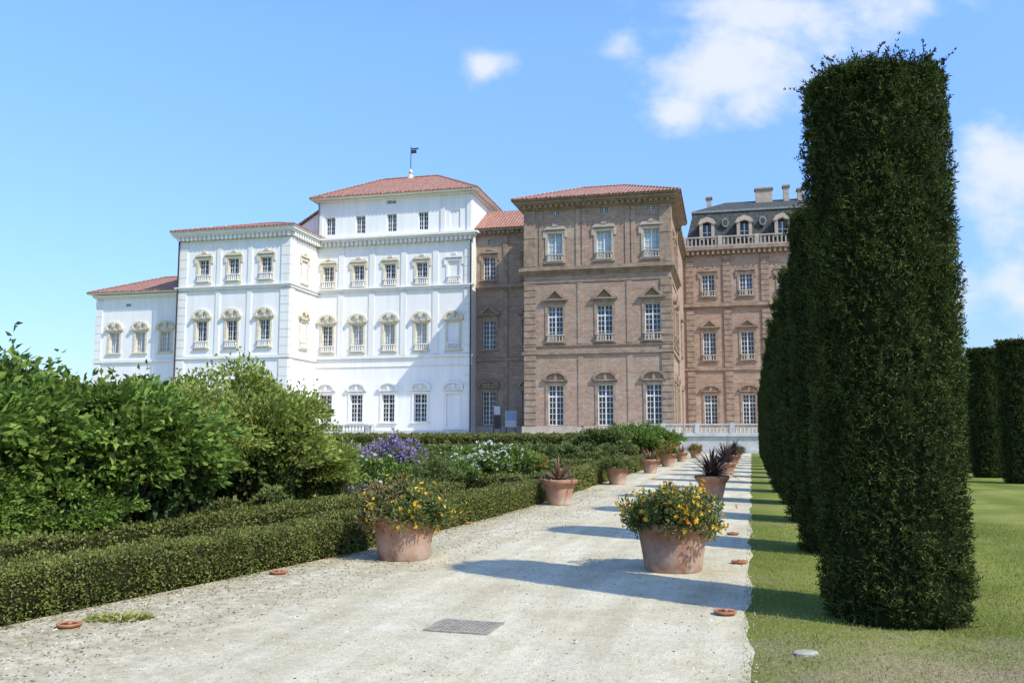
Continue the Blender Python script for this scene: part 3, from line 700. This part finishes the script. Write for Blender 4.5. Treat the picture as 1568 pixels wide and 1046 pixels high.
def potmeshes(prof):
    m=MB(); m.lathe('terra',prof,n=40); a=m.finish(None,smooth=True)[0]; me=a.data; bpy.data.objects.remove(a)
    m=MB(); m.lathe('psoil',[(.37,.505),(0,.515)],n=20); a=m.finish(None)[0]; me2=a.data; bpy.data.objects.remove(a); return me,me2
PA=potmeshes(profA); PB=potmeshes(profB)
potL=leafmat('bedding_leaves',[(.10,.13,.03),(.17,.20,.05),(.28,.29,.10)],trans=.25,clump=7)
brnL=leafmat('brownish_leaves',[(.22,.16,.075),(.31,.23,.10),(.27,.25,.10)],trans=.25,clump=7)
redL=leafmat('cordyline_blades',[(.16,.075,.05),(.24,.12,.08),(.24,.20,.09)],trans=.15,clump=7)
drkL=leafmat('phormium_blades',[(.05,.032,.028),(.10,.055,.045),(.14,.09,.07)],trans=.1,clump=7)
def mound(seed,rad,h,flowers,mat,n=6500):
    global R
    R=np.random.RandomState(seed); parts=[]
    nb=60; C=[]
    for k in range(nb):
        th=R.uniform(0,2*np.pi); ph=math.acos(R.uniform(-.15,1)); q=R.uniform(.5,1.05)
        C.append((rad*.85*q*math.sin(ph)*math.cos(th),rad*.85*q*math.sin(ph)*math.sin(th),.54+h*.85*q*math.cos(ph)))
    C=np.array(C); per=n//nb
    for c in C:
        d=nrm(R.normal(size=(per,3))); P=c+d*R.uniform(.07,.15)*R.rand(per,1)**.4; D=d+R.normal(size=(per,3))*.4+np.array((0,0,.3))
        parts.append((*leaves(P,D,.058*(.6+.8*R.rand(per)),.024),0)); parts.append((*tube((0,0,.45),c,.008,.004,4),2))
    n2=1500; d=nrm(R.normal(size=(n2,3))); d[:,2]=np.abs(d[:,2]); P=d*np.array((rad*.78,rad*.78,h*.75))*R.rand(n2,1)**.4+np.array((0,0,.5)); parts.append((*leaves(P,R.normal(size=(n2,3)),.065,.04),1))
    ms=[mat,dogD,barkM]
    for j,(fm,fn) in enumerate(flowers):
        ms.append(fm); A_=[];B_=[]
        for k in range(fn):
            c=C[R.randint(0,nb)]; up=nrm((c-np.array((0,0,.5))+R.normal(size=3)*.12)[None])[0]; q=c+up*.14+R.normal(size=3)*.05
            s_=nrm(np.cross(up,R.normal(size=3))[None])[0]; t_=np.cross(up,s_)
            for i in range(6): A_.append(q); B_.append(s_*math.cos(i*1.047)+t_*math.sin(i*1.047)+up*.25)
        parts.append((*leaves(np.array(A_),np.array(B_),.034,.027,.1),3+j))
    return tmesh('bedding_plant',parts,ms)
def blades(seed,n,ln,w,mat,up=.9):
    global R
    R=np.random.RandomState(seed); V=[];T=[]
    for k in range(n):
        th=R.uniform(0,2*np.pi); o=np.array((math.cos(th),math.sin(th),0)); lean=R.rand()**.7; l=ln*R.uniform(.65,1.1); sd=np.array((-o[1],o[0],0))
        p=np.array((0,0,.5))+o*.06*R.rand(); el=math.pi/2-lean*1.15; b=len(V); m=6
        for i in range(m+1):
            t=i/m; ww=w*(1-t**2.2)*.5+.001; V+= [p-sd*ww,p+sd*ww]
            p=p+(o*math.cos(el)+np.array((0,0,math.sin(el))))*l/m; el-=.09+.12*lean
        for i in range(m): T+=[(b+2*i,b+2*i+1,b+2*i+3),(b+2*i,b+2*i+3,b+2*i+2)]
    return tmesh('blades',[(np.array(V),np.array(T),0)],[mat])
P1=mound(31,.56,.48,[(yel,110)],potL); P1b=mound(34,.5,.54,[(yel,10)],brnL,4200)
P2=mound(32,.66,.50,[(yel,150),(ora,16)],potL,7800); P3=mound(33,.6,.45,[(ora,150)],potL,3000); P4=mound(35,.65,.45,[],potL,4000)
K1=blades(41,60,.75,.05,redL); K2=blades(42,120,.95,.06,drkL)
def pot(p,s,kind,plants,sc=1.,rz=0):
    x,y=G2(p,s); e=empty('potted_plant',(x,y,.006),rz); e.scale=(sc,sc,sc)
    obj('terracotta_pot',kind[0],e); obj('potting_soil',kind[1],e)
    for i,(pm,dx,dy,rz2) in enumerate(plants): obj('foliage_%d'%(i+1),pm,e,(dx,dy,0),rz2)
pot(-4.46,11.05,PA,[(P1,.12,-.08,0),(P1b,-.2,.06,1.)],1.0)
pot(-.95,10.95,PA,[(P2,0,0,.5)],1.02,.4)
pot(-4.39,20.5,PB,[(K1,0,0,0)],1.04); pot(-1.0,23.2,PB,[(K2,0,0,1)],1.05)
pot(-4.36,29.6,PB,[(P4,0,0,1)],1.05); pot(-1.0,35.4,PB,[(K2,0,0,2)],1.05)
pot(-4.3,39,PB,[(K1,0,0,2)],1.05); pot(-4.3,47.5,PB,[(P3,0,0,2)],1.2); pot(-4.3,57,PB,[(K1,0,0,1)],1.05); pot(-1.,47.5,PB,[(K2,0,0,3)],1.1); pot(-1.,59,PB,[(P4,0,0,3)],1.1); pot(-4.,66,PB,[(P3,0,0,3)],1.1)

M['dish']=simple('orange_clay',(.34,.13,.06),(.46,.21,.10),8)
def dish(X,Y):
    e=empty('clay_dish',(X,Y,.007),random.uniform(0,6)); m=MB()
    m.lathe('dish',[(0,0),(.07,0),(.10,.02),(.105,.036),(.09,.038),(.07,.02),(0,.018)],n=20); m.lathe('darkiron',[(.083,.027),(0,.028)],n=16)
    m.lathe('dish',[(.02,.025),(.025,.045),(.015,.05),(0,.05)],(.0,0,0),10)
    m.finish(e,dict(dish='bowl',darkiron='burnt_wax'),smooth=True)
for X,Y in ((-3.72,7.62),(-2.72,10.5),(-.83,16.4),(2.87,11.35),(1.92,8.15),(3.6,14.6)): dish(X,Y)
e=empty('drain_grate',(-.40,7.62,.007),math.radians(-17)); m=MB()
M['gm']=simple('galvanised_steel',(.24,.21,.15),(.38,.34,.26),15,rough=.7,metal=.05)
m.box('darkiron',-.27,.27,-.22,.22,0,.003)  # thin dark plate under the bars, its colour stands in for the pit's shade
for a in((-.28,-.25,-.23,.23),(.25,.28,-.23,.23),(-.25,.25,-.23,-.2),(-.25,.25,.2,.23)): m.box('gm',a[0],a[1],a[2],a[3],.002,.012)
for i in range(14): x=-.235+.47*i/13; m.box('gm',x-.009,x+.009,-.2,.2,.004,.010)
for i in range(9): y=-.18+.36*i/8; m.box('gm',-.25,.25,y-.008,y+.008,.0045,.009)
m.finish(e,dict(darkiron='pit_shade',gm='bars'))
e=empty('information_sign',(-3.2*.9717+6*.2362, 100+3.2*.2362+6*.9717,TZ),PR); m=MB()
M['sgnb']=simple('blue_panel',(.22,.30,.42),(.28,.36,.48),3,bst=0); M['sgnw']=simple('white_panel',(.45,.45,.47),(.55,.53,.54),3,bst=0)
m.box('sgnw',.9,2.3,0,.06,1.1,3.0); m.box('sgnb',.95,2.25,-.02,-.002,1.9,2.95); m.box('darkiron',1.0,1.1,.0,.06,0,1.1); m.box('darkiron',2.1,2.2,.0,.06,0,1.1)
m.box('darkiron',-.6,-.5,0,.06,0,3.6); m.box('darkiron',.3,.4,0,.06,0,3.6); m.box('sgnw',-.5,.3,0,.05,2.6,3.6); m.box('darkiron',-.45,.25,-.02,-.002,.9,2.5)
m.finish(e)

# ---------------------------------------------------------------- grass blades, litter
R=np.random.RandomState(77)
gL=leafmat('grass_blades',[(.13,.17,.03),(.19,.225,.045),(.27,.275,.075),(.40,.345,.15)],trans=.2,clump=.9,spec=.03,rough=.9)
gDry=leafmat('dry_grass_blades',[(.29,.25,.13),(.37,.315,.175),(.23,.235,.08),(.45,.39,.24)],trans=.15,clump=1.5,spec=.03,rough=.9)
n=110000; s_=3.2+15*R.rand(n)**1.5; p_=-.11+R.rand(n)*(1+s_*.55)
keep=~((np.hypot(p_-1.2,s_-8.66)<.55)); p_=p_[keep]; s_=s_[keep]; n=len(p_)
dr=np.hypot((p_-1.8)/3.0,(s_-6.2)/2.3)+.35*np.sin(p_*4+s_*2)*np.sin(s_*5-p_*3)+.25*R.normal(size=n)<.9
dr|=(np.sin(p_*.9+1)*np.sin(s_*.7+p_*.3)+.3*R.normal(size=n)>.75)
thin=~(dr&(R.rand(n)<.45)); p_=p_[thin]; s_=s_[thin]; dr=dr[thin]; n=len(p_)
P=toW(np.stack([p_,s_,np.zeros(n)],1)); D=R.normal(size=(n,3))*.5+np.array((0,0,.9)); Ln=.022+.022*R.rand(n)
obj('grass',tmesh('grass',[(*leaves(P[~dr],D[~dr],Ln[~dr],.006),0),(*leaves(P[dr],D[dr],Ln[dr]*.8,.006),1)],[gL,gDry]))
lit=leafmat('dry_litter',[(.16,.12,.06),(.26,.21,.12),(.36,.30,.18),(.12,.13,.05)],trans=.1)
n=7500; s_=3+24*R.rand(n)**1.3; hp=np.interp(s_,[q[1] for q in HL],[q[0] for q in HL]); p_=hp+.02+1.7*R.rand(n)**2.
P=toW(np.stack([p_,s_,np.full(n,.01)],1)); D=R.normal(size=(n,3)); D[:,2]=np.abs(D[:,2])*.12
parts=[(*leaves(P,D,.015+.028*R.rand(n),.012),0)]
n=1500; s_=3+24*R.rand(n)**1.3; p_=-.1-4.5*R.rand(n); P=toW(np.stack([p_,s_,np.full(n,.009)],1)); D=R.normal(size=(n,3)); D[:,2]=np.abs(D[:,2])*.12
parts.append((*leaves(P,D,.012+.02*R.rand(n),.01),0))
obj('leaf_litter',tmesh('leaf_litter',parts,[lit]))
peb=leafmat('pebbles',[(.36,.31,.21),(.50,.44,.32),(.62,.57,.45)],trans=0,clump=5,spec=.05,rough=.9)
n=16000; s_=3+16*R.rand(n)**1.4; p_=-6+6*R.rand(n); c=toW(np.stack([p_,s_,np.full(n,.006)],1)); r=.004+.010*R.rand(n,1)**2.5
base=np.array([(1,0,0),(-.5,.87,0),(-.5,-.87,0),(0,0,.9)])
V=(c[:,None]+base[None]*r[:,None]*(1+.4*R.normal(size=(n,4,1)))).reshape(-1,3); b=np.arange(n)[:,None]*4
T=np.concatenate([b+np.array([[0,1,3]]),b+np.array([[1,2,3]]),b+np.array([[2,0,3]])],1).reshape(-1,3)
obj('pebbles',tmesh('pebbles',[(V,T,0)],[peb]))
n=420; th=R.uniform(0,6.28,n); q=.28*np.sqrt(R.rand(n)); P=np.stack([-3.45+q*np.cos(th)*1.0,7.95+q*np.sin(th)*.6,np.full(n,.008)],1)
obj('weed_patch',tmesh('weed_patch',[(*leaves(P,np.stack([np.cos(th),np.sin(th),np.full(n,.5)],1)+R.normal(size=(n,3))*.4,.06*(.4+R.rand(n)),.016),0)],[gL]))
farL=leafmat('distant_foliage',[(.07,.11,.05),(.10,.15,.065),(.13,.18,.085)],trans=.1,clump=.15)
parts=[]
for k in range(90):
    c=np.array((40+k*2.6+R.normal(),165+R.normal()*8,0.)); h=R.uniform(4,8); n=260; d=nrm(R.normal(size=(n,3)))
    P=c+d*np.array((3,3,h/2))*R.rand(n,1)**.4+np.array((0,0,h/2)); parts.append((*leaves(P,d+R.normal(size=(n,3))*.5,1.,.7),0))
obj('distant_trees',tmesh('distant_trees',parts,[farL]))
M['flatstone']=simple('pale_stone',(.30,.28,.21),(.42,.39,.31),9,bst=.5)
e=empty('stepping_stone',(2.17,6.72,0),.3); m=MB(); m.lathe('flatstone',[(.10,0),(.10,.015),(.085,.022),(0,.024)],n=9); o=m.finish(e,dict(flatstone='slab'))[0]; o.scale=(1,.7,1)

# ================================================================ LIGHT / SKY
EL=math.radians(46.5); AZ=math.atan2(.76,-.65)
w=bpy.data.worlds.new('World'); scene.world=w; w.use_nodes=True; nt=w.node_tree; bg=nt.nodes['Background']; bg.inputs[1].default_value=.15
sk=N(nt,'ShaderNodeTexSky',sky_type='NISHITA'); sk.sun_disc=False; sk.sun_elevation=EL; sk.sun_rotation=AZ; sk.air_density=1.0; sk.dust_density=.6; sk.ozone_density=2.5
tc=N(nt,'ShaderNodeTexCoord'); sp=N(nt,'ShaderNodeSeparateXYZ'); nt.links.new(tc.outputs['Generated'],sp.inputs[0])
def mth(op,a,b=None): return mathn(nt,op,a,b)
yy=mth('MAXIMUM',sp.outputs[1],.08); az=mth('DIVIDE',sp.outputs[0],yy); el=mth('DIVIDE',sp.outputs[2],yy)
cv=N(nt,'ShaderNodeCombineXYZ'); nt.links.new(az,cv.inputs[0]); nt.links.new(mth('MULTIPLY',el,1.25),cv.inputs[1])
nz=noise(nt,cv.outputs[0],8.5,9,.56); nz2=noise(nt,cv.outputs[0],3.7,3,.5)
mx=None
for a0,e0,rx,ry,am in ((.25,.43,.105,.085,1),(.285,.385,.07,.055,1),(.195,.378,.05,.03,.8),(.34,.50,.17,.05,.9),(.128,.453,.04,.025,.7),(-.032,.432,.035,.028,.7),(.585,.31,.09,.06,.95),(.58,.16,.15,.10,.6)):
    d=mth('SQRT',mth('ADD',mth('POWER',mth('ABSOLUTE',mth('DIVIDE',mth('SUBTRACT',az,a0),rx)),2),mth('POWER',mth('ABSOLUTE',mth('DIVIDE',mth('SUBTRACT',el,e0),ry)),2)))
    v=mth('MULTIPLY',mth('SUBTRACT',1.,mth('MINIMUM',d,3.)),am)
    mx=v if mx is None else mth('MAXIMUM',mx,v)
den=mth('ADD',mx,mth('MULTIPLY',mth('SUBTRACT',nz,.5),2.8))
den=mth('ADD',den,mth('MULTIPLY',mth('SUBTRACT',nz2,.5),.6))
mr=N(nt,'ShaderNodeMapRange',interpolation_type='SMOOTHSTEP'); mr.inputs[1].default_value=-.12; mr.inputs[2].default_value=.85; nt.links.new(den,mr.inputs[0])
gate=mth('GREATER_THAN',sp.outputs[1],.1)
g2=N(nt,'ShaderNodeMapRange'); g2.inputs[1].default_value=-.9; g2.inputs[2].default_value=-.3; nt.links.new(mx,g2.inputs[0])
cf=mth('MULTIPLY',mth('MULTIPLY',mth('MULTIPLY',mr.outputs[0],gate),g2.outputs[0]),.86)
gr=N(nt,'ShaderNodeMapRange'); gr.inputs[1].default_value=0.; gr.inputs[2].default_value=.42; nt.links.new(sp.outputs[2],gr.inputs[0])
gain=mix(nt,gr.outputs[0],(.72,.80,.88),(1.48,1.84,2.48))
skyc=mix(nt,1.,sk.outputs[0],gain,'MULTIPLY')
nt.links.new(mix(nt,cf,skyc,(6.0,6.25,6.6)),bg.inputs[0])
sd=bpy.data.lights.new('sun','SUN'); sd.energy=5.0; sd.angle=math.radians(.5); sd.color=(1,.955,.84)
so=bpy.data.objects.new('sun',sd); COL.objects.link(so)
from mathutils import Vector
dv=Vector((math.sin(AZ)*math.cos(EL),math.cos(AZ)*math.cos(EL),math.sin(EL))); so.rotation_euler=dv.to_track_quat('Z','Y').to_euler()
cd=bpy.data.cameras.new('camera'); cam=bpy.data.objects.new('camera',cd); COL.objects.link(cam); cam.location=(0,0,1.6)
cam.rotation_euler=(math.radians(96.13),0,0); cd.lens=30.99; cd.sensor_width=36; cd.clip_end=6000; cd.clip_start=.1; scene.camera=cam
scene.view_settings.view_transform='Standard'; scene.view_settings.look='None'; scene.view_settings.exposure=0
